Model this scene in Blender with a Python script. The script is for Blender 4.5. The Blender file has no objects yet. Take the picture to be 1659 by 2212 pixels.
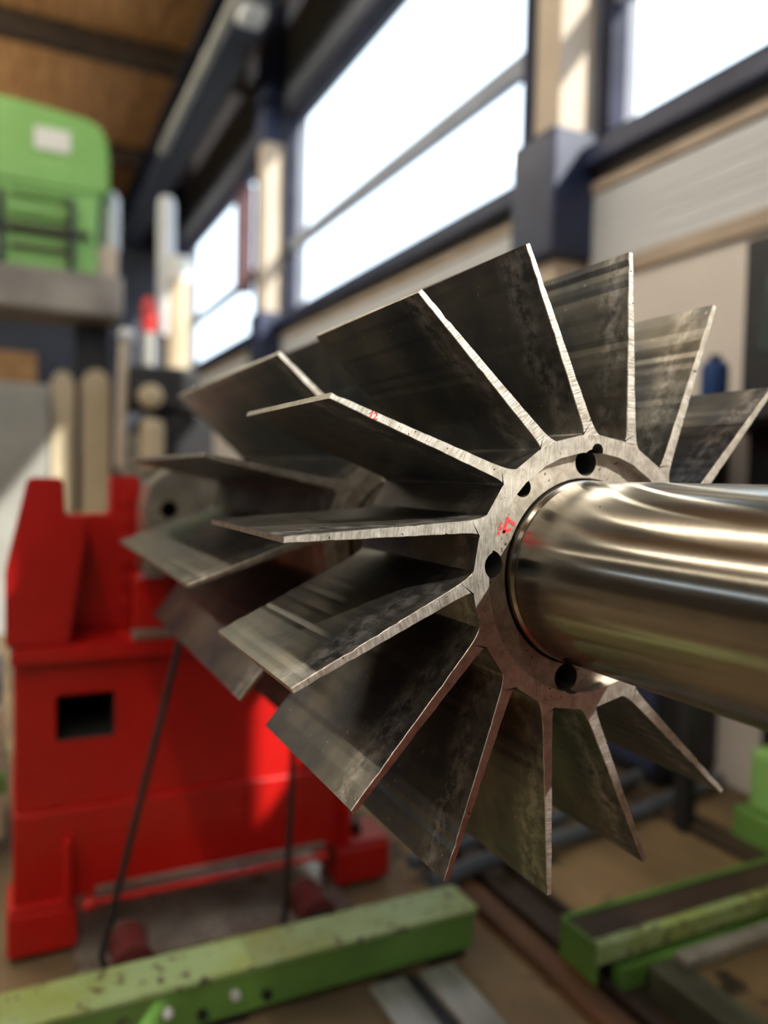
import bpy, bmesh, math, random
from mathutils import Vector, Matrix
random.seed(7)
PI = math.pi
SC = bpy.context.scene
COL = SC.collection

# ------------------------------------------------------------------ camera
R = 0.35                    # blade tip radius of the rotor
AX = 1.08                   # height of the rotor axis above the floor (axis runs along world Y, front face at Y = 0)
cam_d = bpy.data.cameras.new('camera')
cam = bpy.data.objects.new('camera', cam_d)
COL.objects.link(cam)
SC.camera = cam
cam.matrix_world = Matrix(((0.90013527, 0.0, -0.43561049, -0.56679),
                           (-0.43505489, 0.05049046, -0.89898718, -0.65513),
                           (0.02199417, 0.99872454, 0.04544824, 1.17904),
                           (0, 0, 0, 1)))
cam_d.sensor_fit = 'VERTICAL'
cam_d.sensor_height = 36.0
cam_d.lens = 1680.0 / 2212.0 * 36.0
cam_d.clip_start = 0.01
cam_d.clip_end = 200
cam_d.dof.use_dof = True
cam_d.dof.focus_distance = 0.765
cam_d.dof.aperture_fstop = 1.75

# ------------------------------------------------------------------ sky, sun, exposure
world = bpy.data.worlds.new('sky')
SC.world = world
world.use_nodes = True
wn = world.node_tree.nodes
wn['Background'].inputs['Color'].default_value = (0.74, 0.87, 1.0, 1)
wn['Background'].inputs['Strength'].default_value = 3.6

sun_d = bpy.data.lights.new('sun', 'SUN')
sun_d.energy = 9.8
sun_d.angle = math.radians(0.6)
sun_d.color = (1.0, 0.93, 0.82)
sun = bpy.data.objects.new('sun', sun_d)
COL.objects.link(sun)
SUN_DIR = Vector((0.588, -0.92, 0.809)).normalized()       # towards the sun, through the window wall from in front of the rotor
sun.rotation_euler = SUN_DIR.to_track_quat('Z', 'Y').to_euler()
sun.location = (8, -8, 12)

vs = SC.view_settings
vs.view_transform = 'Standard'
vs.look = 'None'
vs.gamma = 1.0
vs.use_curve_mapping = False
vs.exposure = 0.0
SC.display_settings.display_device = 'sRGB'
SC.cycles.max_bounces = 6
SC.cycles.diffuse_bounces = 3
SC.cycles.glossy_bounces = 4

# ------------------------------------------------------------------ materials
def srgb(r, g, b):
    def f(c):
        c /= 255.0
        return c / 12.92 if c <= 0.04045 else ((c + 0.055) / 1.055) ** 2.4
    return (f(r), f(g), f(b), 1.0)

def new_mat(name):
    m = bpy.data.materials.new(name)
    m.use_nodes = True
    nt = m.node_tree
    return m, nt, nt.nodes, nt.links, nt.nodes['Principled BSDF']

def mat(name, c1, c2=None, rough=0.5, metal=0.0, scale=6.0, stretch=(1, 1, 1), bump=0.0, rough_var=0.1, spec=0.5, detail=3.0, lo=0.35, hi=0.65, c3=None, c3_scale=20.0, c3_amount=0.62):
    """two-tone noise coloured material, optional third colour in worn blotches"""
    m, nt, N, L, P = new_mat(name)
    tc = N.new('ShaderNodeTexCoord')
    oi = N.new('ShaderNodeObjectInfo')
    mp = N.new('ShaderNodeMapping')
    mp.inputs['Scale'].default_value = stretch
    add = N.new('ShaderNodeVectorMath'); add.operation = 'ADD'
    mul = N.new('ShaderNodeMath'); mul.operation = 'MULTIPLY'; mul.inputs[1].default_value = 37.0
    L.new(oi.outputs['Random'], mul.inputs[0])
    L.new(tc.outputs['Object'], mp.inputs['Vector'])
    L.new(mp.outputs['Vector'], add.inputs[0])
    L.new(mul.outputs[0], add.inputs[1])
    nz = N.new('ShaderNodeTexNoise')
    nz.inputs['Scale'].default_value = scale
    nz.inputs['Detail'].default_value = detail
    L.new(add.outputs[0], nz.inputs['Vector'])
    rp = N.new('ShaderNodeValToRGB')
    rp.color_ramp.elements[0].position = lo; rp.color_ramp.elements[0].color = c1
    rp.color_ramp.elements[1].position = hi; rp.color_ramp.elements[1].color = c2 or c1
    L.new(nz.outputs['Fac'], rp.inputs['Fac'])
    col = rp.outputs['Color']
    if c3:
        n3 = N.new('ShaderNodeTexNoise'); n3.inputs['Scale'].default_value = c3_scale; n3.inputs['Detail'].default_value = 3
        L.new(add.outputs[0], n3.inputs['Vector'])
        r3 = N.new('ShaderNodeValToRGB')
        r3.color_ramp.elements[0].position = c3_amount; r3.color_ramp.elements[1].position = c3_amount + 0.05
        L.new(n3.outputs['Fac'], r3.inputs['Fac'])
        mx = N.new('ShaderNodeMix'); mx.data_type = 'RGBA'
        L.new(r3.outputs['Color'], mx.inputs['Factor'])
        L.new(col, mx.inputs['A']); mx.inputs['B'].default_value = c3
        col = mx.outputs['Result']
    L.new(col, P.inputs['Base Color'])
    mr = N.new('ShaderNodeMapRange')
    mr.inputs['To Min'].default_value = max(0.02, rough - rough_var); mr.inputs['To Max'].default_value = min(1, rough + rough_var)
    L.new(nz.outputs['Fac'], mr.inputs['Value'])
    L.new(mr.outputs['Result'], P.inputs['Roughness'])
    P.inputs['Metallic'].default_value = metal
    P.inputs['Specular IOR Level'].default_value = spec
    if bump:
        b = N.new('ShaderNodeBump'); b.inputs['Strength'].default_value = bump; b.inputs['Distance'].default_value = 0.002
        L.new(nz.outputs['Fac'], b.inputs['Height']); L.new(b.outputs['Normal'], P.inputs['Normal'])
    return m

def emit_mat(name, color, strength):
    m, nt, N, L, P = new_mat(name)
    P.inputs['Base Color'].default_value = color
    P.inputs['Emission Color'].default_value = color
    P.inputs['Emission Strength'].default_value = strength
    return m

def blade_side_mat():
    """dark mill scale plate: brown-grey with blue-black patches, pale heat stain running beside the front edge"""
    m, nt, N, L, P = new_mat('blade_plate')
    tc = N.new('ShaderNodeTexCoord'); oi = N.new('ShaderNodeObjectInfo')
    mul = N.new('ShaderNodeMath'); mul.operation = 'MULTIPLY'; mul.inputs[1].default_value = 53.0
    L.new(oi.outputs['Random'], mul.inputs[0])
    add = N.new('ShaderNodeVectorMath'); add.operation = 'ADD'
    L.new(tc.outputs['Object'], add.inputs[0]); L.new(mul.outputs[0], add.inputs[1])
    def noise(scale, detail=6, rough=0.6, st=None):
        n = N.new('ShaderNodeTexNoise'); n.inputs['Scale'].default_value = scale; n.inputs['Detail'].default_value = detail
        n.inputs['Roughness'].default_value = rough
        if st:
            mp = N.new('ShaderNodeMapping'); mp.inputs['Scale'].default_value = st
            L.new(add.outputs[0], mp.inputs['Vector']); L.new(mp.outputs['Vector'], n.inputs['Vector'])
        else:
            L.new(add.outputs[0], n.inputs['Vector'])
        return n
    big = noise(9, 3)
    r1 = N.new('ShaderNodeValToRGB')
    e = r1.color_ramp.elements
    e[0].position = 0.36; e[0].color = (0.056, 0.060, 0.070, 1)
    e[1].position = 0.66; e[1].color = (0.168, 0.152, 0.120, 1)
    L.new(big.outputs['Fac'], r1.inputs['Fac'])
    # pale irregular stain band beside the front edge (local Y is the depth from the front face)
    sep = N.new('ShaderNodeSeparateXYZ'); L.new(tc.outputs['Object'], sep.inputs[0])
    wob = noise(14, 4, 0.65, (1.0, 0.35, 1.0))
    wm = N.new('ShaderNodeMath'); wm.operation = 'MULTIPLY_ADD'; wm.inputs[1].default_value = 0.11; wm.inputs[2].default_value = -0.055
    L.new(wob.outputs['Fac'], wm.inputs[0])
    sm = N.new('ShaderNodeMath'); sm.operation = 'ADD'
    L.new(sep.outputs['Y'], sm.inputs[0]); L.new(wm.outputs[0], sm.inputs[1])
    r2 = N.new('ShaderNodeValToRGB')
    cr = r2.color_ramp
    cr.elements[0].position = 0.010; cr.elements[0].color = (0.25, 0.25, 0.25, 1)
    cr.elements[1].position = 0.060; cr.elements[1].color = (0, 0, 0, 1)
    ne = cr.elements.new(0.030); ne.color = (0.85, 0.85, 0.85, 1)
    ne = cr.elements.new(0.042); ne.color = (0.5, 0.5, 0.5, 1)
    L.new(sm.outputs[0], r2.inputs['Fac'])
    fine = noise(60, 3, 0.7)
    fr = N.new('ShaderNodeValToRGB'); fr.color_ramp.elements[0].position = 0.40; fr.color_ramp.elements[1].position = 0.62
    L.new(fine.outputs['Fac'], fr.inputs['Fac'])
    fm = N.new('ShaderNodeMath'); fm.operation = 'MULTIPLY'
    L.new(r2.outputs['Color'], fm.inputs[0]); L.new(fr.outputs['Color'], fm.inputs[1])
    mx = N.new('ShaderNodeMix'); mx.data_type = 'RGBA'
    L.new(fm.outputs[0], mx.inputs['Factor']); L.new(r1.outputs['Color'], mx.inputs['A']); mx.inputs['B'].default_value = (0.46, 0.43, 0.39, 1)
    # tiny pale specks
    sp = noise(170, 2)
    rs = N.new('ShaderNodeValToRGB'); rs.color_ramp.elements[0].position = 0.715; rs.color_ramp.elements[1].position = 0.74
    L.new(sp.outputs['Fac'], rs.inputs['Fac'])
    mx2 = N.new('ShaderNodeMix'); mx2.data_type = 'RGBA'
    L.new(rs.outputs['Color'], mx2.inputs['Factor']); L.new(mx.outputs['Result'], mx2.inputs['A']); mx2.inputs['B'].default_value = (0.42, 0.38, 0.32, 1)
    L.new(mx2.outputs['Result'], P.inputs['Base Color'])
    P.inputs['Metallic'].default_value = 0.88
    mr = N.new('ShaderNodeMapRange'); mr.inputs['To Min'].default_value = 0.29; mr.inputs['To Max'].default_value = 0.47
    L.new(fine.outputs['Fac'], mr.inputs['Value']); L.new(mr.outputs['Result'], P.inputs['Roughness'])
    b = N.new('ShaderNodeBump'); b.inputs['Strength'].default_value = 0.25; b.inputs['Distance'].default_value = 0.0006
    L.new(fine.outputs['Fac'], b.inputs['Height']); L.new(b.outputs['Normal'], P.inputs['Normal'])
    return m

def ground_steel_mat(name, base=(0.60, 0.57, 0.52), rough=0.39, metal=0.97, pit=0.70):
    """bright machined face with grinding scratches and a few dark pits"""
    m, nt, N, L, P = new_mat(name)
    tc = N.new('ShaderNodeTexCoord'); oi = N.new('ShaderNodeObjectInfo')
    mul = N.new('ShaderNodeMath'); mul.operation = 'MULTIPLY'; mul.inputs[1].default_value = 29.0
    L.new(oi.outputs['Random'], mul.inputs[0])
    add = N.new('ShaderNodeVectorMath'); add.operation = 'ADD'
    L.new(tc.outputs['Object'], add.inputs[0]); L.new(mul.outputs[0], add.inputs[1])
    mp = N.new('ShaderNodeMapping'); mp.inputs['Scale'].default_value = (1.0, 1.0, 0.12); mp.inputs['Rotation'].default_value = (0, 0.5, 0)
    L.new(add.outputs[0], mp.inputs['Vector'])
    sc = N.new('ShaderNodeTexNoise'); sc.inputs['Scale'].default_value = 620; sc.inputs['Detail'].default_value = 2
    L.new(mp.outputs['Vector'], sc.inputs['Vector'])
    bl = N.new('ShaderNodeTexNoise'); bl.inputs['Scale'].default_value = 70; bl.inputs['Detail'].default_value = 4; bl.inputs['Roughness'].default_value = 0.7
    L.new(add.outputs[0], bl.inputs['Vector'])
    r1 = N.new('ShaderNodeValToRGB')
    r1.color_ramp.elements[0].position = 0.35; r1.color_ramp.elements[0].color = (base[0] * 0.62, base[1] * 0.60, base[2] * 0.56, 1)
    r1.color_ramp.elements[1].position = 0.62; r1.color_ramp.elements[1].color = (*base, 1)
    L.new(bl.outputs['Fac'], r1.inputs['Fac'])
    pt = N.new('ShaderNodeTexNoise'); pt.inputs['Scale'].default_value = 190; pt.inputs['Detail'].default_value = 2
    L.new(add.outputs[0], pt.inputs['Vector'])
    r2 = N.new('ShaderNodeValToRGB'); r2.color_ramp.elements[0].position = pit; r2.color_ramp.elements[1].position = pit + 0.03
    L.new(pt.outputs['Fac'], r2.inputs['Fac'])
    mx = N.new('ShaderNodeMix'); mx.data_type = 'RGBA'
    L.new(r2.outputs['Color'], mx.inputs['Factor']); L.new(r1.outputs['Color'], mx.inputs['A']); mx.inputs['B'].default_value = (0.07, 0.06, 0.05, 1)
    L.new(mx.outputs['Result'], P.inputs['Base Color'])
    P.inputs['Metallic'].default_value = metal
    mr = N.new('ShaderNodeMapRange'); mr.inputs['To Min'].default_value = rough - 0.12; mr.inputs['To Max'].default_value = rough + 0.16
    L.new(sc.outputs['Fac'], mr.inputs['Value']); L.new(mr.outputs['Result'], P.inputs['Roughness'])
    b = N.new('ShaderNodeBump'); b.inputs['Strength'].default_value = 0.55; b.inputs['Distance'].default_value = 0.0005
    L.new(sc.outputs['Fac'], b.inputs['Height']); L.new(b.outputs['Normal'], P.inputs['Normal'])
    return m

def shaft_mat():
    """turned and polished steel: fine rings around the axis (local Y), small dark nicks, faint smears"""
    m, nt, N, L, P = new_mat('polished_shaft_steel')
    tc = N.new('ShaderNodeTexCoord')
    mp = N.new('ShaderNodeMapping'); mp.inputs['Scale'].default_value = (0.02, 1.0, 0.02)
    L.new(tc.outputs['Object'], mp.inputs['Vector'])
    rg = N.new('ShaderNodeTexNoise'); rg.inputs['Scale'].default_value = 700; rg.inputs['Detail'].default_value = 3
    L.new(mp.outputs['Vector'], rg.inputs['Vector'])
    sm = N.new('ShaderNodeTexNoise'); sm.inputs['Scale'].default_value = 14; sm.inputs['Detail'].default_value = 5
    L.new(tc.outputs['Object'], sm.inputs['Vector'])
    r1 = N.new('ShaderNodeValToRGB')
    r1.color_ramp.elements[0].position = 0.3; r1.color_ramp.elements[0].color = (0.29, 0.27, 0.235, 1)
    r1.color_ramp.elements[1].position = 0.7; r1.color_ramp.elements[1].color = (0.35, 0.325, 0.285, 1)
    L.new(sm.outputs['Fac'], r1.inputs['Fac'])
    mp2 = N.new('ShaderNodeMapping'); mp2.inputs['Scale'].default_value = (1.0, 0.35, 1.0); mp2.inputs['Rotation'].default_value = (0.3, 0, 0.4)
    L.new(tc.outputs['Object'], mp2.inputs['Vector'])
    pt = N.new('ShaderNodeTexNoise'); pt.inputs['Scale'].default_value = 240; pt.inputs['Detail'].default_value = 1
    L.new(mp2.outputs['Vector'], pt.inputs['Vector'])
    r2 = N.new('ShaderNodeValToRGB'); r2.color_ramp.elements[0].position = 0.80; r2.color_ramp.elements[1].position = 0.82
    L.new(pt.outputs['Fac'], r2.inputs['Fac'])
    mx = N.new('ShaderNodeMix'); mx.data_type = 'RGBA'
    L.new(r2.outputs['Color'], mx.inputs['Factor']); L.new(r1.outputs['Color'], mx.inputs['A']); mx.inputs['B'].default_value = (0.05, 0.045, 0.04, 1)
    L.new(mx.outputs['Result'], P.inputs['Base Color'])
    P.inputs['Metallic'].default_value = 1.0
    mr = N.new('ShaderNodeMapRange'); mr.inputs['To Min'].default_value = 0.18; mr.inputs['To Max'].default_value = 0.22
    L.new(sm.outputs['Fac'], mr.inputs['Value']); L.new(mr.outputs['Result'], P.inputs['Roughness'])
    tg = N.new('ShaderNodeTangent'); tg.direction_type = 'RADIAL'; tg.axis = 'Y'
    L.new(tg.outputs[0], P.inputs['Tangent'])
    P.inputs['Anisotropic'].default_value = 0.9
    P.inputs['Anisotropic Rotation'].default_value = 0.25
    b = N.new('ShaderNodeBump'); b.inputs['Strength'].default_value = 0.035; b.inputs['Distance'].default_value = 0.0004
    L.new(rg.outputs['Fac'], b.inputs['Height']); L.new(b.outputs['Normal'], P.inputs['Normal'])
    return m

def glass_mat():
    m, nt, N, L, P = new_mat('window_glass')
    tr = N.new('ShaderNodeBsdfTransparent'); tr.inputs['Color'].default_value = (0.97, 0.985, 0.99, 1)
    gl = N.new('ShaderNodeBsdfGlossy'); gl.inputs['Roughness'].default_value = 0.05
    mx = N.new('ShaderNodeMixShader')
    mx.inputs[0].default_value = 0.05; L.new(tr.outputs[0], mx.inputs[1]); L.new(gl.outputs[0], mx.inputs[2])
    L.new(mx.outputs[0], N['Material Output'].inputs['Surface'])
    return m

def floor_mat():
    return mat('stained_floor', srgb(88, 75, 56), srgb(136, 115, 84), rough=0.62, scale=2.2, bump=0.2, c3=srgb(56, 47, 36), c3_scale=5.0, c3_amount=0.60, spec=0.4)

M = {}
M['blade'] = blade_side_mat()
M['edge'] = ground_steel_mat('ground_edge_steel')
M['hub'] = ground_steel_mat('ground_hub_steel', base=(0.58, 0.55, 0.50), pit=0.72)
M['ring'] = ground_steel_mat('ring_steel', base=(0.40, 0.36, 0.31), rough=0.50, pit=0.69)
M['shaft'] = shaft_mat()
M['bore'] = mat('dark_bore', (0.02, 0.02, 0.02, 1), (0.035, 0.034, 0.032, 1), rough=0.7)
M['redmark'] = mat('red_marker', srgb(196, 40, 44), srgb(170, 30, 36), rough=0.6)
M['red'] = mat('red_paint', srgb(184, 20, 17), srgb(170, 16, 14), rough=0.34, rough_var=0.06, scale=3)
M['reddark'] = mat('dull_red_rubber', srgb(92, 38, 38), srgb(72, 30, 30), rough=0.5)
M['green'] = mat('worn_green_paint', srgb(98, 142, 66), srgb(84, 124, 56), rough=0.42, scale=7, c3=srgb(58, 60, 42), c3_scale=14, c3_amount=0.69)
M['green2'] = mat('light_green_paint', srgb(138, 190, 108), srgb(128, 180, 98), rough=0.4, scale=3)
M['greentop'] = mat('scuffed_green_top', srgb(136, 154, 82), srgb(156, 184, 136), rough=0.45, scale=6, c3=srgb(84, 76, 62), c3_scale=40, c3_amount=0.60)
M['blackrubber'] = mat('black_rubber', srgb(26, 25, 27), srgb(36, 34, 36), rough=0.6)
M['steel'] = mat('worn_steel', srgb(176, 172, 164), srgb(132, 127, 118), rough=0.30, metal=0.6, scale=8, c3=srgb(110, 84, 50), c3_scale=9, c3_amount=0.66)
M['railsteel'] = mat('rail_steel', srgb(168, 166, 158), srgb(120, 118, 112), rough=0.4, metal=0.5, scale=14, stretch=(1, 0.2, 1))
M['grey'] = mat('grey_paint', srgb(150, 150, 146), srgb(136, 136, 132), rough=0.5, scale=3)
M['greybeam'] = mat('grey_beam_paint', srgb(150, 144, 136), srgb(118, 112, 108), rough=0.55, scale=3)
M['beige'] = mat('beige_paint', srgb(190, 176, 150), srgb(178, 164, 138), rough=0.5, scale=3)
M['plaster'] = mat('plaster', srgb(216, 210, 204), srgb(204, 198, 192), rough=0.85, scale=1.4)
M['concrete'] = mat('pale_concrete', srgb(196, 182, 166), srgb(184, 170, 154), rough=0.8, scale=2)
M['siding'] = mat('pale_siding', srgb(206, 210, 214), srgb(194, 198, 203), rough=0.5, scale=2)
M['wood'] = mat('wood_boards', srgb(206, 156, 102), srgb(164, 118, 74), rough=0.6, scale=3, stretch=(6, 0.5, 6))
M['woodtrim'] = mat('wood_trim', srgb(178, 162, 144), srgb(160, 144, 126), rough=0.6, scale=4)
M['rust'] = mat('rusty_steel', srgb(112, 76, 46), srgb(78, 54, 36), rough=0.6, scale=10, stretch=(1, 0.3, 1))
M['brown'] = mat('dark_brown_steel', srgb(64, 50, 38), srgb(46, 36, 28), rough=0.55, scale=6)
M['navy'] = mat('navy_paint', srgb(30, 42, 76), srgb(24, 34, 62), rough=0.5, scale=3)
M['darkclad'] = mat('dark_cladding', srgb(108, 112, 124), srgb(98, 102, 114), rough=0.6, scale=2)
M['darkwall'] = mat('dark_back_wall', srgb(44, 48, 60), srgb(34, 38, 48), rough=0.8, scale=1)
M['hallwall'] = mat('hall_wall', srgb(76, 68, 56), srgb(62, 55, 45), rough=0.85, scale=0.8)
M['maroon'] = mat('maroon_board', srgb(84, 52, 58), srgb(70, 42, 48), rough=0.7)
M['card'] = mat('cardboard', srgb(150, 116, 76), srgb(130, 98, 62), rough=0.8)
M['white'] = mat('white_enamel', srgb(232, 232, 226), srgb(222, 222, 216), rough=0.5)
M['blue'] = mat('blue_enamel', srgb(32, 66, 120), srgb(26, 54, 100), rough=0.4)
M['dark'] = mat('dark_metal', srgb(38, 38, 42), srgb(26, 26, 30), rough=0.5, metal=0.2)
M['darkgreenglass'] = mat('green_screen', srgb(48, 60, 54), srgb(36, 48, 44), rough=0.25)
M['hose'] = mat('bluegrey_hose', srgb(84, 92, 102), srgb(70, 78, 88), rough=0.5)
M['olive'] = mat('olive_steel', srgb(78, 80, 60), srgb(60, 62, 46), rough=0.5)
M['redlamp'] = mat('red_plastic', srgb(210, 60, 62), srgb(196, 48, 50), rough=0.4)
M['frame'] = mat('window_frame_steel', srgb(44, 46, 66), srgb(36, 38, 54), rough=0.7, spec=0.2)
M['rail'] = mat('glare_glazing_bar', srgb(142, 150, 166), srgb(130, 138, 154), rough=0.5)  # window glare painted into the bar as a paler grey
M['glass'] = glass_mat()
M['yard'] = mat('yard_ground', srgb(120, 118, 112), srgb(100, 98, 92), rough=0.9, scale=0.5)
M['tube'] = emit_mat('lamp_tube', (1.0, 0.91, 0.75, 1), 100.0)
M['tube_mid'] = emit_mat('lamp_tube_mid', (1.0, 0.91, 0.75, 1), 70.0)  # same tube, weaker emission for the middle row
M['tube_dim'] = emit_mat('lamp_tube_dim', (1.0, 0.91, 0.75, 1), 24.0)  # weakest emission, row set to match a streak along the shaft

# ------------------------------------------------------------------ mesh helpers
def bm_box(bm, x0, x1, y0, y1, z0, z1):
    vs_ = [bm.verts.new(p) for p in ((x0, y0, z0), (x1, y0, z0), (x1, y1, z0), (x0, y1, z0), (x0, y0, z1), (x1, y0, z1), (x1, y1, z1), (x0, y1, z1))]
    for f in ((0, 3, 2, 1), (4, 5, 6, 7), (0, 1, 5, 4), (1, 2, 6, 5), (2, 3, 7, 6), (3, 0, 4, 7)):
        bm.faces.new([vs_[i] for i in f])
    return vs_

def box(x0, x1, y0, y1, z0, z1, bev=0.0, seg=2):
    bm = bmesh.new()
    bm_box(bm, x0, x1, y0, y1, z0, z1)
    if bev:
        bmesh.ops.bevel(bm, geom=list(bm.edges), offset=bev, segments=seg, affect='EDGES', profile=0.5)
    return bm

def boxes(*bs, bev=0.0):
    bm = bmesh.new()
    for b in bs:
        bm_box(bm, *b)
    if bev:
        bmesh.ops.bevel(bm, geom=list(bm.edges), offset=bev, segments=1, affect='EDGES')
    return bm

def prism(pts, y0, y1, bev=0.0):
    """polygon in the XZ plane extruded along Y"""
    bm = bmesh.new()
    a = [bm.verts.new((p[0], y0, p[1])) for p in pts]
    b = [bm.verts.new((p[0], y1, p[1])) for p in pts]
    bm.faces.new(a); bm.faces.new(list(reversed(b)))
    n = len(pts)
    for i in range(n):
        bm.faces.new((a[i], b[i], b[(i + 1) % n], a[(i + 1) % n]))
    bmesh.ops.recalc_face_normals(bm, faces=bm.faces)
    if bev:
        bmesh.ops.bevel(bm, geom=list(bm.edges), offset=bev, segments=2, affect='EDGES')
    return bm

def lathe(profile, axis='Y', seg=48, center=(0, 0, 0), cap=True):
    """profile: list of (radius, position along axis)"""
    bm = bmesh.new()
    rings = []
    for r, s in profile:
        ring = []
        for i in range(seg):
            t = 2 * PI * i / seg
            u, v = r * math.cos(t), r * math.sin(t)
            p = {'Y': (u, s, v), 'Z': (u, v, s), 'X': (s, u, v)}[axis]
            ring.append(bm.verts.new((p[0] + center[0], p[1] + center[1], p[2] + center[2])))
        rings.append(ring)
    for k in range(len(rings) - 1):
        for i in range(seg):
            j = (i + 1) % seg
            bm.faces.new((rings[k][i], rings[k][j], rings[k + 1][j], rings[k + 1][i]))
    if cap:
        bm.faces.new(rings[0]); bm.faces.new(list(reversed(rings[-1])))
    bmesh.ops.recalc_face_normals(bm, faces=bm.faces)
    return bm

def tube(path, r, seg=10, closed=False):
    bm = bmesh.new()
    P = [Vector(p) for p in path]
    n = len(P)
    rings = []
    for k in range(n):
        if closed:
            d = P[(k + 1) % n] - P[k - 1]
        else:
            d = P[min(k + 1, n - 1)] - P[max(k - 1, 0)]
        d.normalize()
        upv = Vector((0, 0, 1)) if abs(d.z) < 0.9 else Vector((1, 0, 0))
        u = d.cross(upv).normalized(); v = u.cross(d)
        rings.append([bm.verts.new(P[k] + r * (math.cos(2 * PI * i / seg) * u + math.sin(2 * PI * i / seg) * v)) for i in range(seg)])
    m = n if closed else n - 1
    for k in range(m):
        A, B = rings[k], rings[(k + 1) % n]
        for i in range(seg):
            j = (i + 1) % seg
            bm.faces.new((A[i], A[j], B[j], B[i]))
    if not closed:
        bm.faces.new(rings[0]); bm.faces.new(list(reversed(rings[-1])))
    bmesh.ops.recalc_face_normals(bm, faces=bm.faces)
    return bm

def to_mesh(name, bm, smooth=False):
    me = bpy.data.meshes.new(name)
    bm.to_mesh(me); bm.free()
    if smooth:
        for p in me.polygons:
            p.use_smooth = True
        me.set_sharp_from_angle(angle=math.radians(35))
    return me

def wpos(o):
    v = Vector((0, 0, 0))
    while o:
        v += o.location
        o = o.parent
    return v

def part(name, bm, material, parent=None, smooth=False):
    """mesh given in world coordinates; its origin is set to the parent's origin"""
    if parent is not None:
        off = wpos(parent)
        bmesh.ops.translate(bm, verts=bm.verts, vec=-off)
    me = to_mesh(name, bm, smooth)
    me.materials.append(M[material] if isinstance(material, str) else material)
    o = bpy.data.objects.new(name, me)
    COL.objects.link(o)
    o.parent = parent
    return o

def tag(o, label=None, cat=None, group=None, kind=None):
    if label: o['label'] = label
    if cat: o['category'] = cat
    if group: o['group'] = group
    if kind: o['kind'] = kind
    return o

def thing(name, label, cat, loc=(0, 0, 0), group=None):
    o = bpy.data.objects.new(name, None)
    o.empty_display_size = 0.05
    COL.objects.link(o)
    o.location = loc
    return tag(o, label, cat, group)

def single(name, bm, material, label, cat, group=None, smooth=False):
    """a thing of one mesh: origin moved to the middle of its base"""
    xs = [v.co.x for v in bm.verts]; ys = [v.co.y for v in bm.verts]; zs = [v.co.z for v in bm.verts]
    loc = Vector(((min(xs) + max(xs)) / 2, (min(ys) + max(ys)) / 2, min(zs)))
    bmesh.ops.translate(bm, verts=bm.verts, vec=-loc)
    o = part(name, bm, material, None, smooth)
    o.location = loc
    return tag(o, label, cat, group)

def struct(name, bm, material, label=None, smooth=False):
    return tag(part(name, bm, material, None, smooth), label, None, None, 'structure')

def copy_tree(o, parent=None):
    c = o.copy(); COL.objects.link(c); c.parent = parent
    for ch in list(o.children):
        copy_tree(ch, c)
    return c

def boolean_cut(me, cutters):
    """difference of a mesh with closed cutter bmeshes; returns a new mesh"""
    o = bpy.data.objects.new('cut_base', me); COL.objects.link(o)
    temps = [o]
    for i, cb in enumerate(cutters):
        cm = to_mesh('cutter', cb)
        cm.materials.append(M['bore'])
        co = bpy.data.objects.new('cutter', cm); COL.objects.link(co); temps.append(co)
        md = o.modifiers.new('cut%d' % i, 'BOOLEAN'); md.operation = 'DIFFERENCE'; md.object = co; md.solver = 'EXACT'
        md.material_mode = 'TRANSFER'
    dg = bpy.context.evaluated_depsgraph_get(); dg.update()
    res = bpy.data.meshes.new_from_object(o.evaluated_get(dg))
    for t in temps:
        bpy.data.objects.remove(t)
    return res

# ================================================================== SETTING
XW = 1.98                    # inner face of the window wall
SILL, WTOP, BAR = 2.80, 4.82, 3.50
PIL = [(-11.80, -11.50), (-7.08, -6.78), (-2.36, -2.06), (2.36, 2.66), (7.10, 7.42), (12.25, 12.55)]
YB, YF, XL, ZC = 14.0, -12.0, -9.5, 5.95

struct('floor', box(XL, XW + 0.3, YF, YB, -0.1, 0.0), M.setdefault('floor', floor_mat()), 'brown stained workshop floor')
struct('ground', box(XW + 0.31, 40, -30, 40, -0.3, -0.2), 'yard', 'grey yard ground outside the windows')

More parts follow.
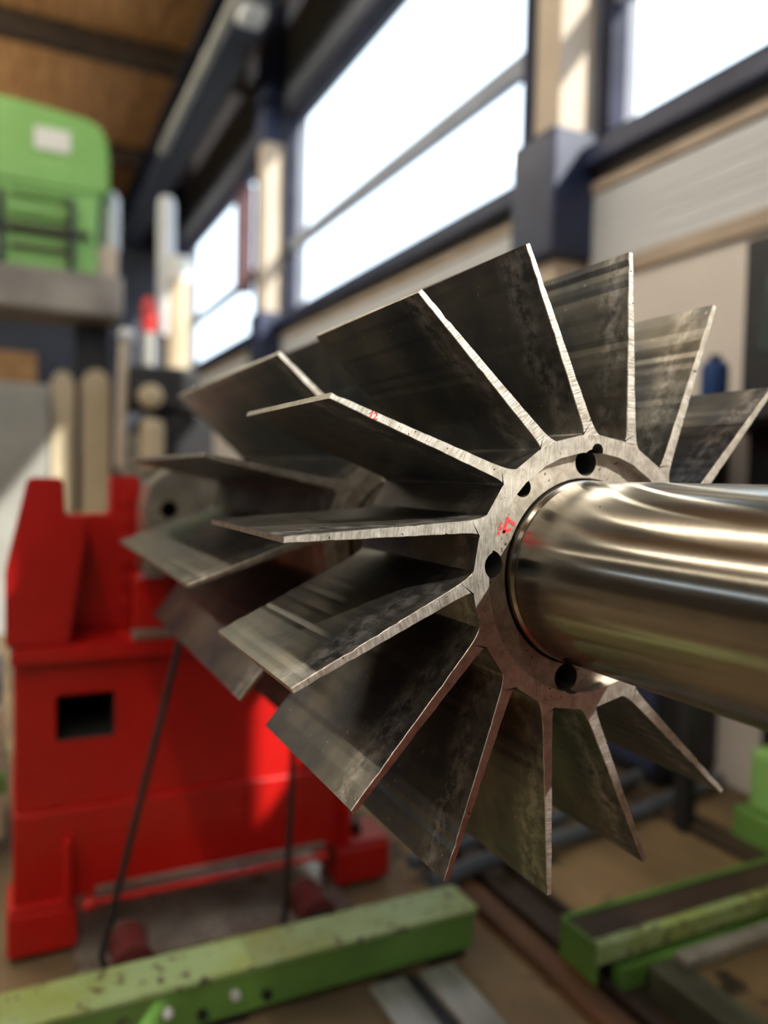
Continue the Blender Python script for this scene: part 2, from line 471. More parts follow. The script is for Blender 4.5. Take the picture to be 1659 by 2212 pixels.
# window wall: plaster below, pale ribbed boards, steel windows, dark cladding above
wall = struct('wall_right', boxes((XW, XW + 0.25, YF, YB, 0, 2.13)), 'plaster', 'plastered lower part of the window wall')
part('upper_cladding', boxes((XW, XW + 0.25, YF, YB, WTOP + 0.03, ZC)), 'darkclad', wall)
part('backing_board', boxes((XW + 0.05, XW + 0.25, YF, YB, 2.13, SILL - 0.02)), 'siding', wall)
part('wood_strip', box(XW - 0.03, XW + 0.05, YF, YB, 2.555, 2.60), 'woodtrim', wall)
part('lower_ledge', box(XW - 0.025, XW + 0.05, YF, YB, 2.13, 2.20), 'woodtrim', wall)
slat_me = None
for i in range(len(PIL) - 1):
    y0, y1 = PIL[i][1], PIL[i + 1][0]
    for k in range(6):
        z0 = 2.205 + k * 0.058
        if slat_me is None:
            slat_me = to_mesh('slat', box(-0.012, 0.05, -0.5, 0.5, 0, 0.0565, 0.003, 1)); slat_me.materials.append(M['siding'])
        s = bpy.data.objects.new('slat', slat_me); COL.objects.link(s); s.parent = wall
        s.location = (XW, (y0 + y1) / 2, z0); s.scale = (1, y1 - y0, 1)
    # window of this bay
    w = struct('window_%d' % (i + 1), boxes((XW + 0.02, XW + 0.12, y0, y0 + 0.07, SILL, WTOP), (XW + 0.02, XW + 0.12, y1 - 0.07, y1, SILL, WTOP),
                                            (XW + 0.02, XW + 0.12, y0, y1, WTOP - 0.06, WTOP + 0.03), (XW + 0.02, XW + 0.12, y0, y1, SILL - 0.03, SILL + 0.04)), 'frame',
               ['steel framed window of the farthest bay behind the camera', 'steel framed window behind the camera that lets the sun in', 'steel framed window above the ribbed pale boards', 'wide bright steel framed window behind the blade tips', 'far bright window with a maroon board beside the pale post'][i])
    part('glazing_bar', box(XW + 0.035, XW + 0.10, y0 + 0.07, y1 - 0.07, BAR - 0.06, BAR + 0.06), 'rail', w)
    part('pane', box(XW + 0.065, XW + 0.07, y0 + 0.07, y1 - 0.07, SILL + 0.04, BAR - 0.035), 'glass', w)
    part('pane', box(XW + 0.065, XW + 0.07, y0 + 0.07, y1 - 0.07, BAR + 0.035, WTOP - 0.06), 'glass', w)
for y0, y1 in PIL:          # wall behind each column
    part('pier', boxes((XW, XW + 0.25, y0, y1, SILL - 0.02, WTOP + 0.03)), 'darkclad', wall)
where = ['far behind the camera', 'behind the camera', 'beside the camera', 'between the two bright windows, behind the rotor', 'at the far end of the wide bright window', 'at the far dark corner']
for i, (y0, y1) in enumerate(PIL):
    if i < 2:
        continue
    t = thing('wall_column', 'pale concrete column with navy casings on the window wall, ' + where[i], 'column', (XW - 0.1, (y0 + y1) / 2, 0), 'columns along the window wall')
    part('shaft', box(XW - 0.20, XW, y0 + 0.03, y1 - 0.03, 0, 4.55, 0.01), 'concrete', t)
    part('upper_casing', box(XW - 0.215, XW, y0, y1, 4.55, ZC, 0.01), 'navy', t)
    part('lower_casing', box(XW - 0.26, XW, y0 - 0.02, y1 + 0.02, 2.24, 2.84, 0.02), 'navy', t)
    part('side_flange', box(XW - 0.206, XW, y1 - 0.085, y1 + 0.02, 2.84, 4.55), 'frame', t)
for i, lab in ((2, 'navy steel duct under the window sill above the ribbed boards'), (3, 'navy steel duct under the sill of the wide window behind the blades'), (4, 'navy steel duct under the sill of the far small-looking window')):
    y0, y1 = PIL[i][1] + 0.02, PIL[i + 1][0] - 0.02
    single('pipe_duct', box(XW - 0.10, XW, y0, y1, 2.655, 2.755, 0.012), 'navy', lab, 'duct', 'ducts under the window sills')

struct('wall_back', boxes((XL, XW, YB, YB + 0.25, 0, ZC)), 'darkwall', 'dark end wall of the hall')
struct('wall_front', boxes((XL, XW, YF - 0.25, YF, 0, ZC)), 'hallwall', 'end wall behind the camera')
struct('wall_left', boxes((XL - 0.25, XL, YF, YB, 0, 3.30), (XL - 0.25, XL, YF, YB, 3.70, ZC)), 'hallwall', 'long beige side wall of the hall')
w = struct('window_6', boxes(*[(XL - 0.15, XL - 0.05, y, y + 0.08, 3.30, 3.70) for y in (-12.0, -9.4, -6.8, -4.2, -1.6, 1.0, 3.6, 6.2, 8.8, 11.4, 13.9)]), 'frame', 'added narrow strip window high in the far side wall')  # unseen window, added to put a bluish streak along the shaft
for y in (-12.0, -9.4, -6.8, -4.2, -1.6, 1.0, 3.6, 6.2, 8.8, 11.4):
    part('pane', box(XL - 0.105, XL - 0.10, y + 0.08, min(y + 2.6, 13.9), 3.30, 3.70), 'glass', w)
ceil = struct('ceiling', boxes((XL, XW + 0.25, YF, YB, ZC + 0.06, ZC + 0.2)), 'wood', 'brown boarded hall ceiling')
pm = to_mesh('plank', box(-0.142, 0.142, YF, YB, ZC, ZC + 0.06)); pm.materials.append(M['wood'])
nx = int((XW - XL) / 0.29)
for i in range(nx):
    o = bpy.data.objects.new('plank', pm); COL.objects.link(o); o.parent = ceil
    o.location = (XL + 0.15 + i * 0.29, 0, random.uniform(-0.008, 0.0))
bmesh_ = None
cm_ = to_mesh('cross_beam', box(XL, XW, -0.09, 0.09, ZC - 0.26, ZC - 0.01, 0.01, 1)); cm_.materials.append(M['brown'])
for y in (-10.2, -7.0, -3.8, -0.6, 2.6, 5.8, 8.6, 11.6):
    o = bpy.data.objects.new('cross_beam', cm_); COL.objects.link(o); o.parent = ceil; o.location = (0, y, 0)

M['runway'] = mat('runway_paint', srgb(34, 42, 62), srgb(28, 34, 50), rough=0.6, scale=2)
# runway beam and grey conduit under the eaves
t = thing('runway_beam', 'dark navy crane runway beam running along the eaves above the windows', 'beam', (1.35, 1.0, 5.15))
part('web', box(1.32, 1.38, YF + 0.1, YB - 0.1, 5.18, 5.66), 'runway', t)
part('flange', box(1.18, 1.52, YF + 0.1, YB - 0.1, 5.15, 5.18), 'runway', t)
part('flange', box(1.18, 1.52, YF + 0.1, YB - 0.1, 5.66, 5.69), 'runway', t)
t = thing('cable_conduit', 'pale grey conduit with a junction box below the dark roof beam', 'conduit', (1.1, 8, 5.0))
part('pipe', tube([(1.12, 5.35, 5.06), (1.12, 9.2, 5.06)], 0.05, 12), 'grey', t, True)
part('junction_box', box(1.15, 1.36, 5.7, 5.95, 4.92, 5.08, 0.03), 'siding', t)
part('bracket', box(1.10, 1.14, 6.9, 6.98, 5.05, 5.17), 'grey', t)
part('bracket', box(1.10, 1.14, 8.6, 8.68, 5.05, 5.17), 'grey', t)

# rows of tube lamps under the ceiling
def lamp(x, y, tube_mat):
    t = thing('ceiling_lamp', 'long white ceiling lamp with a glowing warm tube', 'lamp', (x, y, 5.60), 'rows of tube lamps under the ceiling')
    part('housing', box(x - 0.09, x + 0.09, y - 1.25, y + 1.25, 5.64, 5.69, 0.01, 1), 'white', t)
    part('tube', tube([(x, y - 1.22, 5.612), (x, y + 1.22, 5.612)], 0.026, 8), tube_mat, t, True)
    part('hanger', box(x - 0.01, x + 0.01, y - 0.9, y - 0.88, 5.69, ZC), 'grey', t)
    part('hanger', box(x - 0.01, x + 0.01, y + 0.88, y + 0.9, 5.69, ZC), 'grey', t)
    return t
for x, tm in ((-1.64, 'tube'), (-5.40, 'tube_mid'), (-8.45, 'tube_dim')):
    proto = lamp(x, -7.2, tm)
    for k in range(1, 8):
        c = copy_tree(proto); c.location = (x, -7.2 + k * 2.55, 5.60)

# ================================================================== THE ROTOR
rotor = thing('bladed_rotor', 'large steel rotor with two rows of flat radial blades on a polished shaft', 'rotor', (0, 0, AX))
LAG = math.radians(13.6)
RH = 0.425 * R               # radius of the channel floors
def pol(r, t): return Vector((r * math.cos(t), r * math.sin(t)))

def blade_profile(rng, ang_half):
    """outline of one blade in its own frame: tip direction angle 0, root lags behind; returns points root-left ... tip ... root-right"""
    tip = pol(R, 0.0); root = pol(RH, -LAG)
    e = (tip - root).normalized(); n = Vector((-e.y, e.x))
    Ltot = (tip - root).length
    h = lambda s: R * (0.0205 - 0.0115 * min(1, max(0, s / Ltot)) ** 0.8)
    def side(sg):
        pts = []
        c = pol(RH, -LAG + sg * ang_half)                      # corner on the hub circle
        s1 = 0.055 * R
        p1 = root + e * s1 + n * sg * h(s1)
        ctl = root + e * 0.004 * R + n * sg * h(0)
        for k in range(6):
            u = k / 5
            pts.append(c * (1 - u) ** 2 + ctl * 2 * u * (1 - u) + p1 * u * u)
        K = 26
        for k in range(1, K + 1):
            s = s1 + (Ltot - s1) * k / K
            w = rng.uniform(-0.0007, 0.0007) * R + (rng.uniform(-0.0028, -0.001) * R if rng.random() < 0.10 else 0)
            if k == K: w = -0.0008 * R
            pts.append(root + e * s + n * sg * (h(s) + w))
        return pts
    Lp, Rp = side(1), side(-1)
    return Lp + list(reversed(Rp))

def blade_mesh(name, seed, n_blades, depth):
    rng = random.Random(seed)
    half = math.radians(4.7 if n_blades == 16 else 5.6)
    pts = blade_profile(rng, half)
    bm = bmesh.new()
    ch = 0.0022 * R                                            # tiny broken edge
    cen = sum(pts, Vector((0, 0))) / len(pts)
    def ring(y, shrink):
        out = []
        m = len(pts)
        for i, p in enumerate(pts):
            if shrink and 0 < i < m - 1:
                a, b = pts[i - 1], pts[(i + 1) % m]
                d = (b - a).normalized()
                nn = Vector((d.y, -d.x))
                q = p + nn * shrink * (-1 if (p + nn * 1e-4 - p).dot(Vector((0, 0))) > 0 else 1)
                out.append(bm.verts.new((q.x, y, q.y)))
            else:
                out.append(bm.verts.new((p.x, y, p.y)))
        return out
    yr = [rng.uniform(-0.001, 0.001) * R for _ in range(4)]
    r0 = ring(0.0, ch * 0.8); r1 = ring(ch, 0)
    r2 = ring(depth - ch, 0); r3 = ring(depth, ch * 0.8)
    m = len(pts)
    fa = bm.faces.new(r0); fb = bm.faces.new(list(reversed(r3)))
    faces_edge = [fa, fb]
    tipi = m // 2 - 1                                          # edge from last left point to last right point
    for A, B, kind in ((r0, r1, 'edge'), (r1, r2, 'side'), (r2, r3, 'edge')):
        for i in range(m):
            j = (i + 1) % m
            if j == 0:
                continue                                       # the root interface stays open towards the hub
            f = bm.faces.new((A[i], B[i], B[j], A[j]))
            if kind == 'edge' or i == tipi:
                faces_edge.append(f)
    bmesh.ops.recalc_face_normals(bm, faces=bm.faces)
    for f in bm.faces: f.material_index = 0
    for f in faces_edge: f.material_index = 1
    me = bpy.data.meshes.new(name)
    bm.to_mesh(me); bm.free()
    me.materials.append(M['blade']); me.materials.append(M['edge'])
    return me

def hub_mesh(n, phase, depth, ang_half):
    """hub cross-section: channel floors between the blade roots; inner bore r = 0.372 R at the face, 0.293 R deeper"""
    bm = bmesh.new()
    outer = []
    for k in range(n):
        t = phase + 2 * PI * k / n - LAG
        outer.append(pol(RH, t - ang_half))
        outer.append(pol(RH, t + ang_half))
    NI = len(outer)
    ri = 0.372 * R
    inner = [pol(ri, math.atan2(p.y, p.x)) for p in outer]
    def lay(pts, y): return [bm.verts.new((p.x, y, p.y)) for p in pts]
    o0, i0 = lay(outer, 0), lay(inner, 0)
    o1, i1 = lay(outer, depth), lay(inner, depth)
    for i in range(NI):
        j = (i + 1) % NI
        f = bm.faces.new((o0[i], o0[j], i0[j], i0[i])); f.material_index = 0
        f = bm.faces.new((o1[i], i1[i], i1[j], o1[j])); f.material_index = 0
        f = bm.faces.new((i0[i], i0[j], i1[j], i1[i])); f.material_index = 0
        f = bm.faces.new((o0[i], o1[i], o1[j], o0[j])); f.material_index = 1
    bmesh.ops.recalc_face_normals(bm, faces=bm.faces)
    me = bpy.data.meshes.new('hub')
    bm.to_mesh(me); bm.free()
    me.materials.append(M['hub']); me.materials.append(M['blade'])
    return me

def ring_mesh(y0, depth):
    bm = bmesh.new()
    seg = 128
    ro, ri = 0.3725 * R, 0.290 * R
    L = []
    for r, y in ((ro, y0), (ri + 0.003 * R, y0), (ri, y0 + 0.004 * R), (ri, y0 + depth), (ro, y0 + depth)):
        L.append([bm.verts.new((r * math.cos(2 * PI * i / seg), y, r * math.sin(2 * PI * i / seg))) for i in range(seg)])
    for k in range(5):
        A, B = L[k], L[(k + 1) % 5]
        for i in range(seg):
            j = (i + 1) % seg
            bm.faces.new((A[i], A[j], B[j], B[i]))
    bmesh.ops.recalc_face_normals(bm, faces=bm.faces)
    me = bpy.data.meshes.new('hub_ring')
    bm.to_mesh(me); bm.free()
    me.materials.append(M['ring'])
    return me

def hole_cutter(r, ang, rad, depth, y0=-0.02):
    c = pol(r * R, math.radians(ang))
    return lathe([(rad * R, y0), (rad * R, depth)], 'Y', 40, (c.x, 0, c.y))

def rotor_child(name, me, parent=None, y=0.0, rot=0.0, smooth=None):
    o = bpy.data.objects.new(name, me); COL.objects.link(o)
    o.parent = parent or rotor
    o.location = (0, y, 0); o.rotation_euler = (0, -rot, 0)
    if smooth:
        for p in me.polygons: p.use_smooth = True
        me.set_sharp_from_angle(angle=math.radians(smooth))
    return o

HOLES = [(0.340, 90.4, 0.041), (0.351, 132.4, 0.029), (0.347, 174.6, 0.042), (0.333, 261.0, 0.044), (0.340, 352.0, 0.041)]
front_ang = math.radians(105.75)
REC = 0.036 * R
D1 = 0.775 * R
hm = hub_mesh(16, front_ang, D1, math.radians(4.7))
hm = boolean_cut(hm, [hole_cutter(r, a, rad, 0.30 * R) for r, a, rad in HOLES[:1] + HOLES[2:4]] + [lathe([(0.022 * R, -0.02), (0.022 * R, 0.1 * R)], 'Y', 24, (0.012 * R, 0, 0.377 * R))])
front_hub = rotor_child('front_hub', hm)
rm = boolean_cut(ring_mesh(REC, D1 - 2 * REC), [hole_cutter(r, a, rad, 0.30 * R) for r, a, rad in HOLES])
ring = rotor_child('hub_ring', rm, smooth=30)
ring['label'] = 'recessed ring with bolt holes around the shaft'

variants = [blade_mesh('blade', 11 + k, 16, D1) for k in range(5)]
front_blades = []
for k in range(16):
    jit = [0, 0, 0.2, 0, 0, 0, 0, 0, 0, -0.4, 0, 0.1, 0.4, 0.3, 0, 0.1][k]
    o = rotor_child('blade', variants[k % 5], rot=front_ang + 2 * PI * k / 16)
    front_blades.append(o)
# rear row
Y2, D2 = 1.17 * R, 2.05 * R
rear_ang = math.radians(129.3)
rh = rotor_child('rear_hub', hub_mesh(12, rear_ang, D2, math.radians(5.6)), y=Y2)
rotor_child('rear_hub_ring', ring_mesh(REC, D2 - 2 * REC), y=Y2, smooth=30)
rv = [blade_mesh('rear_blade', 31 + k, 12, D2) for k in range(2)]
for k in range(12):
    rotor_child('rear_blade', rv[k % 2], y=Y2, rot=rear_ang + 2 * PI * k / 12)

sh = lathe([(0.235 * R, -1.55), (0.245 * R, -1.54), (0.245 * R, -0.51), (0.2835 * R, -0.50), (0.2835 * R, -0.012 * R), (0.276 * R, -0.006 * R), (0.276 * R, 0.012 * R), (0.285 * R, 0.018 * R),
            (0.285 * R, 3.25 * R), (0.245 * R, 3.26 * R), (0.245 * R, 1.78), (0.235 * R, 1.79)], 'Y', 160)
o = rotor_child('shaft', to_mesh('shaft', sh, True)); o.data.materials.append(M['shaft'])
o['label'] = 'thick polished steel shaft'
def strokes(name, lines, y, width, parent):
    """hand written marks: thin flat strokes lying on a face that looks towards -Y (rotor coordinates)"""
    bm = bmesh.new()
    for ln in lines:
        P = [Vector(p) for p in ln]
        for a, b in zip(P[:-1], P[1:]):
            d = (b - a).normalized(); n = Vector((-d.y, d.x)) * width / 2
            a2, b2 = a - d * width * 0.3, b + d * width * 0.3
            q = [a2 + n, b2 + n, b2 - n, a2 - n]
            v0 = [bm.verts.new((p.x, y - 0.0003, p.y)) for p in q]
            v1 = [bm.verts.new((p.x, y, p.y)) for p in q]
            bm.faces.new(v0)
            for i in range(4):
                bm.faces.new((v0[i], v0[(i + 1) % 4], v1[(i + 1) % 4], v1[i]))
    bmesh.ops.recalc_face_normals(bm, faces=bm.faces)
    me = to_mesh(name, bm); me.materials.append(M['redmark'])
    o = bpy.data.objects.new(name, me); COL.objects.link(o)
    return o
z = lambda L_: [[(x, h - AX) for x, h in ln] for ln in L_]
mk = strokes('painted_mark', z([[(-0.1115, 1.1375), (-0.1165, 1.1235)], [(-0.1085, 1.134), (-0.1145, 1.129), (-0.1085, 1.1285)], [(-0.1165, 1.124), (-0.111, 1.1235)],
                                [(-0.1005, 1.139), (-0.1055, 1.1245), (-0.0975, 1.127)], [(-0.0985, 1.136), (-0.0925, 1.1325)]]), REC - 0.0001, 0.0034, ring)
mk.parent = ring; mk['label'] = 'red hand-painted number on the ring'
# number 12 on the front edge of one blade (blade index 2, tip near 150.75 degrees)
b12 = front_blades[2]
mk = strokes('painted_number', [[(-0.2665, 0.1565), (-0.2632, 0.1592)], [(-0.2655, 0.1528), (-0.2632, 0.1592)], [(-0.2618, 0.1570), (-0.2605, 0.1582), (-0.2588, 0.1572), (-0.2592, 0.1552), (-0.2625, 0.1520)], [(-0.2625, 0.1520), (-0.2585, 0.1522)]], -0.0001, 0.0010, b12)
mk.parent = b12
mk.rotation_euler = (0, b12.rotation_euler.y * -1, 0)
mk['label'] = 'red hand-written number 12'

# ================================================================== RED PEDESTALS
def pedestal(label):
    t = thing('red_pedestal', label, 'machine', (0, 1.35, 0), 'red bearing pedestals of the balancing machine')
    body_me = to_mesh('body', box(-0.553, 0.30, 1.365, 1.78, 0.35, 0.715, 0.006))
    body_me.materials.append(M['red'])
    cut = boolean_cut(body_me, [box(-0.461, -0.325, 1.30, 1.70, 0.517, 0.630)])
    for v in cut.vertices: v.co.y -= 1.35
    b = bpy.data.objects.new('body', cut); COL.objects.link(b); b.parent = t
    part('skirt', box(-0.556, 0.30, 1.35, 1.80, 0.125, 0.352, 0.006), 'red', t)
    part('ledge', prism([(-0.56, 0.715), (0.31, 0.715), (0.31, 0.742), (0.30, 0.757), (-0.55, 0.757), (-0.56, 0.742)], 1.335, 1.80, 0.004), 'red', t)
    part('ledge_bar', box(-0.285, -0.10, 1.34, 1.40, 0.757, 0.776, 0.004), 'steel', t)
    part('clevis_plate', prism([(-0.572, 0.757), (-0.572, 0.93), (-0.522, 1.158), (-0.447, 1.158), (-0.443, 1.068), (-0.388, 1.068), (-0.432, 0.757)], 1.35, 1.50, 0.006), 'red', t)
    rec = part('upright', prism([(-0.46, 0.757), (-0.46, 1.062), (-0.320, 1.062), (-0.318, 1.166), (-0.246, 1.166), (-0.246, 0.757)], 1.51, 1.62, 0.005), 'red', t)
    for k in range(6):
        bz = 0.83 + k * 0.055
        part('bolt', lathe([(0.013, 1.498), (0.013, 1.512)], 'Y', 8, (-0.282, 0, bz)), 'red', rec)
    part('guide_block', box(-0.275, -0.19, 1.40, 1.52, 0.757, 0.905, 0.008), 'red', t)
    part('upright', prism([(0.20, 0.757), (0.246, 1.166), (0.318, 1.166), (0.32, 0.757)], 1.51, 1.62, 0.005), 'red', t)
    part('cradle', prism([(-0.246, 0.757), (0.246, 0.757), (0.246, 0.90), (0.12, 0.93), (-0.12, 0.93), (-0.246, 0.90)], 1.50, 1.60, 0.005), 'red', t)
    bb = to_mesh('bearing_block', prism([(-0.262, 0.92), (-0.262, 1.10), (-0.245, 1.15), (-0.20, 1.185), (0.20, 1.185), (0.245, 1.15), (0.262, 1.10), (0.262, 0.92)], 1.32, 1.46, 0.006))
    bb.materials.append(M['steel'])
    bb = boolean_cut(bb, [lathe([(0.0885, 1.25), (0.0885, 1.55)], 'Y', 48, (0, 0, AX)), lathe([(0.022, 1.25), (0.022, 1.40)], 'Y', 16, (-0.205, 0, 1.085)), lathe([(0.022, 1.25), (0.022, 1.40)], 'Y', 16, (0.205, 0, 1.085))])
    for v in bb.vertices: v.co.y -= 1.35
    b = bpy.data.objects.new('bearing_block', bb); COL.objects.link(b); b.parent = t
    for sx in (-1, 1):
        ro = part('roller', lathe([(0.03, 1.50), (0.042, 1.505), (0.042, 1.595), (0.03, 1.60)], 'Y', 32, (sx * 0.0745, 0, AX - 0.1045)), 'steel', t, True)
        part('roller_fork', box(sx * 0.0745 - 0.02, sx * 0.0745 + 0.02, 1.605, 1.63, 0.90, AX - 0.09, 0.003), 'dark', t)
    for x0, x1, rib in ((-0.570, -0.412, -0.436), (0.275, 0.440, 0.300)):
        f = part('foot', box(x0, x1, 1.33, 1.48, 0.012, 0.120, 0.010), 'red', t)
        part('foot_top', box(x0 + 0.004, x1 - 0.004, 1.334, 1.476, 0.119, 0.132, 0.004), 'red', f)
        part('nut', lathe([(0.020, 0.130), (0.020, 0.150)], 'Z', 6, ((x0 + x1) / 2, 1.40, 0)), 'dark', f)
        part('stud', lathe([(0.010, 0.0), (0.010, 0.165)], 'Z', 10, ((x0 + x1) / 2, 1.40, 0)), 'dark', f)
        part('rib', box(rib - 0.011, rib + 0.011, 1.318, 1.352, 0.125, 0.285, 0.007), 'red', t)
    r_ = part('tie_rod', tube([(-0.385, 1.325, 0.117), (0.225, 1.325, 0.117)], 0.0085, 10), 'red', t, True)
    part('rod_end', lathe([(0.004, -0.020), (0.014, -0.014), (0.019, 0), (0.014, 0.014), (0.004, 0.020)], 'X', 16, (-0.385, 1.325, 0.117)), 'red', r_, True)
    part('rod_end', lathe([(0.004, -0.020), (0.014, -0.014), (0.019, 0), (0.014, 0.014), (0.004, 0.020)], 'X', 16, (0.225, 1.325, 0.117)), 'red', r_, True)
    part('scraper_bar', box(-0.37, 0.24, 1.342, 1.352, 0.125, 0.146, 0.002), 'steel', t)
    return t
ped = pedestal('red steel bearing pedestal with a square opening, standing behind the blades')
ped2 = copy_tree(ped)
ped2.location = (0, -0.60, 0); ped2.rotation_euler = (0, 0, PI)
ped2['label'] = 'red steel bearing pedestal under the near end of the shaft'

# belt and pulleys
bp = []
cr_ = 0.245 * R + 0.0115
for k in range(13):
    a = math.radians(-8 + k * (188 + 6) / 12)
    bp.append((cr_ * math.cos(a), 1.172, AX + cr_ * math.sin(a)))
bp += [(-0.205, 1.172, 0.78), (-0.374, 1.172, 0.068), (-0.364, 1.172, 0.034), (-0.348, 1.172, 0.012), (-0.312, 1.172, 0.0095), (0.02, 1.172, 0.0105), (0.045, 1.172, 0.022), (0.062, 1.172, 0.05), (0.068, 1.172, 0.10)]
single('drive_belt', tube(bp, 0.0085, 8, True), 'blackrubber', 'black drive belt hanging from the shaft in front of the red pedestal', 'belt', None, True)
for (x, zc, lab) in ((-0.312, 0.068, 'dull red belt pulley behind the left part of the worn green beam'), (0.130, 0.078, 'dull red belt pulley under the tie rod beside the vertical belt')):
    t = thing('belt_pulley', lab, 'pulley', (x, 1.15, 0), 'belt pulleys on the bed')
    part('rim', lathe([(0.030, 1.10), (0.048, 1.105), (0.044, 1.125), (0.044, 1.20), (0.048, 1.215), (0.030, 1.22)], 'Y', 32, (x, 0, zc)), 'reddark', t, True)
    part('bracket', box(x - 0.03, x + 0.03, 1.09, 1.099, 0.0005, zc + 0.02, 0.002), 'dark', t)

# ================================================================== BED, RAILS, BEAMS ON THE FLOOR
single('bed_plate', box(-0.42, 0.28, 1.235, 1.95, 0.0005, 0.010, 0.002), 'steel', 'worn grey steel bed plate under the red pedestal', 'plate')
t = thing('green_beam', 'long worn green steel crossbeam with scuffed top in front of the red pedestal', 'beam', (-0.3, 0.97, 0))
part('web', box(-1.25, 0.470, 0.925, 1.03, 0.020, 0.112, 0.004), 'green', t)
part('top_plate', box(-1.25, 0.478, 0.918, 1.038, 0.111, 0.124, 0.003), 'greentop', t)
for x in (-0.95, -0.15, 0.40):
    part('foot_pad', box(x - 0.05, x + 0.05, 0.93, 1.02, 0.0, 0.021, 0.002), 'dark', t)
for x in (-0.36, -0.27, -0.20, -0.13, -0.06):
    part('bolt', lathe([(0.011, 0.915), (0.011, 0.926)], 'Y', 8, (x, 0, 0.058 + 0.012 * math.sin(x * 40))), 'siding' if int(x * 100) % 2 else 'dark', t)
single('bed_rail', box(0.175, 0.265, -0.4, 0.90, 0.0005, 0.018, 0.003), 'railsteel', 'pale steel bed rail with a scale, inner one of the pair', 'rail', 'steel bed rails')
single('bed_rail', box(0.305, 0.395, -0.4, 0.90, 0.0005, 0.018, 0.003), 'railsteel', 'pale steel bed rail ending below the corner of the green beam', 'rail', 'steel bed rails')
single('slot_strip', box(0.27, 0.30, -0.4, 0.90, 0.0005, 0.006), 'dark', 'dark slot strip between the two pale bed rails', 'strip')
single('rusty_rail', box(0.575, 0.640, -0.3, 1.35, 0.0005, 0.03, 0.003), 'rust', 'thin rusty orange rail on the floor', 'rail')
t = thing('floor_channel', 'wide dark brown steel channel lying along the rusty rail', 'channel', (0.72, 0.6, 0))
part('web', box(0.665, 0.790, -0.3, 1.55, 0.0005, 0.012), 'brown', t)
part('lip', box(0.665, 0.680, -0.3, 1.55, 0.012, 0.035, 0.002), 'brown', t)
part('lip', box(0.775, 0.790, -0.3, 1.55, 0.012, 0.035, 0.002), 'brown', t)
single('floor_channel', box(1.50, 1.60, 0.3, 2.6, 0.0005, 0.030, 0.004), 'brown', 'dark brown steel bar on the floor nearer the window wall', 'channel')
t = thing('green_channel', 'green steel channel with brown tread on the floor below the blade tips', 'beam', (1.2, 0.75, 0))
part('tread', box(0.66, 2.0 - 0.25, 0.70, 0.80, 0.085, 0.115, 0.003), 'brown', t)
part('rear_edge', box(0.645, 1.75, 0.800, 0.812, 0.03, 0.122, 0.002), 'green', t)
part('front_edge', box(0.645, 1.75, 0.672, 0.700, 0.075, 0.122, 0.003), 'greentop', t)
part('lower_flange', box(0.70, 1.30, 0.655, 0.690, 0.0005, 0.060, 0.003), 'green', t)
part('end_plate', box(0.640, 0.652, 0.68, 0.806, 0.0005, 0.122, 0.002), 'green', t)
single('grey_bar', box(0.80, 1.62, 0.56, 0.60, 0.085, 0.115, 0.006), 'railsteel', 'grey steel bar resting across the olive sleeper', 'bar')
single('olive_sleeper', box(0.745, 0.830, -0.2, 0.62, 0.0005, 0.085, 0.006), 'olive', 'olive steel sleeper beneath the end of the grey bar', 'bar')
single('olive_sleeper', box(1.36, 1.44, -0.2, 0.62, 0.0005, 0.085, 0.006), 'olive', 'olive steel sleeper under the far part of the grey bar', 'bar')
single('hose', tube([(0.49, 1.175, 0.060), (0.80, 1.225, 0.064), (1.1, 1.30, 0.03), (1.45, 1.355, 0.03), (1.93, 1.45, 0.03)], 0.026, 10), 'hose', 'blue-grey hose on the floor, the nearer of two', 'hose', None, True)
single('hose', tube([(0.49, 1.30, 0.056), (0.80, 1.35, 0.060), (1.1, 1.42, 0.026), (1.4, 1.50, 0.055), (1.62, 1.555, 0.056)], 0.022, 10), 'hose', 'slim blue-grey hose on the floor, the farther of two', 'hose', None, True)
t = thing('green_stand', 'bright green machine stand at the edge of the picture near the hoses', 'stand', (1.75, 0.98, 0))
part('post', box(1.60, 1.85, 0.90, 1.06, 0.125, 0.33, 0.02), 'green2', t)
part('base', box(1.58, 1.88, 0.86, 1.10, 0.0005, 0.125, 0.01), 'green', t)

# ================================================================== ALONG THE WINDOW WALL
t = thing('steel_cabinet', 'dark steel cabinet with navy doors against the plaster wall', 'cabinet', (1.80, 1.9, 0))
part('carcass', box(1.66, 1.97, 1.50, 2.31, 0.05, 1.40, 0.008), 'dark', t)
d1 = part('door', box(1.640, 1.660, 1.51, 1.90, 0.08, 1.36, 0.004), 'navy', t)
d2 = part('door', box(1.640, 1.660, 1.91, 2.30, 0.08, 1.36, 0.004), 'navy', t)
part('handle', box(1.62, 1.640, 1.86, 1.875, 0.72, 0.86, 0.003), 'steel', d1)
part('handle', box(1.62, 1.640, 1.935, 1.95, 0.72, 0.86, 0.003), 'steel', d2)
part('plinth', box(1.68, 1.97, 1.52, 2.29, 0.0, 0.05), 'dark', t)
t = thing('workbench', 'dark workbench with a thick top along the plaster wall', 'bench', (1.75, 0.8, 0))
part('top', box(1.45, 1.97, 0.0, 1.46, 1.38, 1.44, 0.005), 'dark', t)
for y in (0.05, 1.20):
    for x in (1.48, 1.90):
        part('leg', box(x, x + 0.05, y, y + 0.05, 0, 1.38, 0.003), 'dark', t)
part('back_panel', box(1.93, 1.965, 0.1, 1.38, 0.75, 1.38), 'dark', t)
t = thing('control_box', 'dark control box with a greenish screen on the workbench', 'control box', (1.75, 1.1, 1.44))
part('housing', box(1.62, 1.93, 0.62, 1.17, 1.44, 1.98, 0.01), 'dark', t)
part('screen', box(1.612, 1.622, 0.72, 1.10, 1.60, 1.84, 0.002), 'darkgreenglass', t)
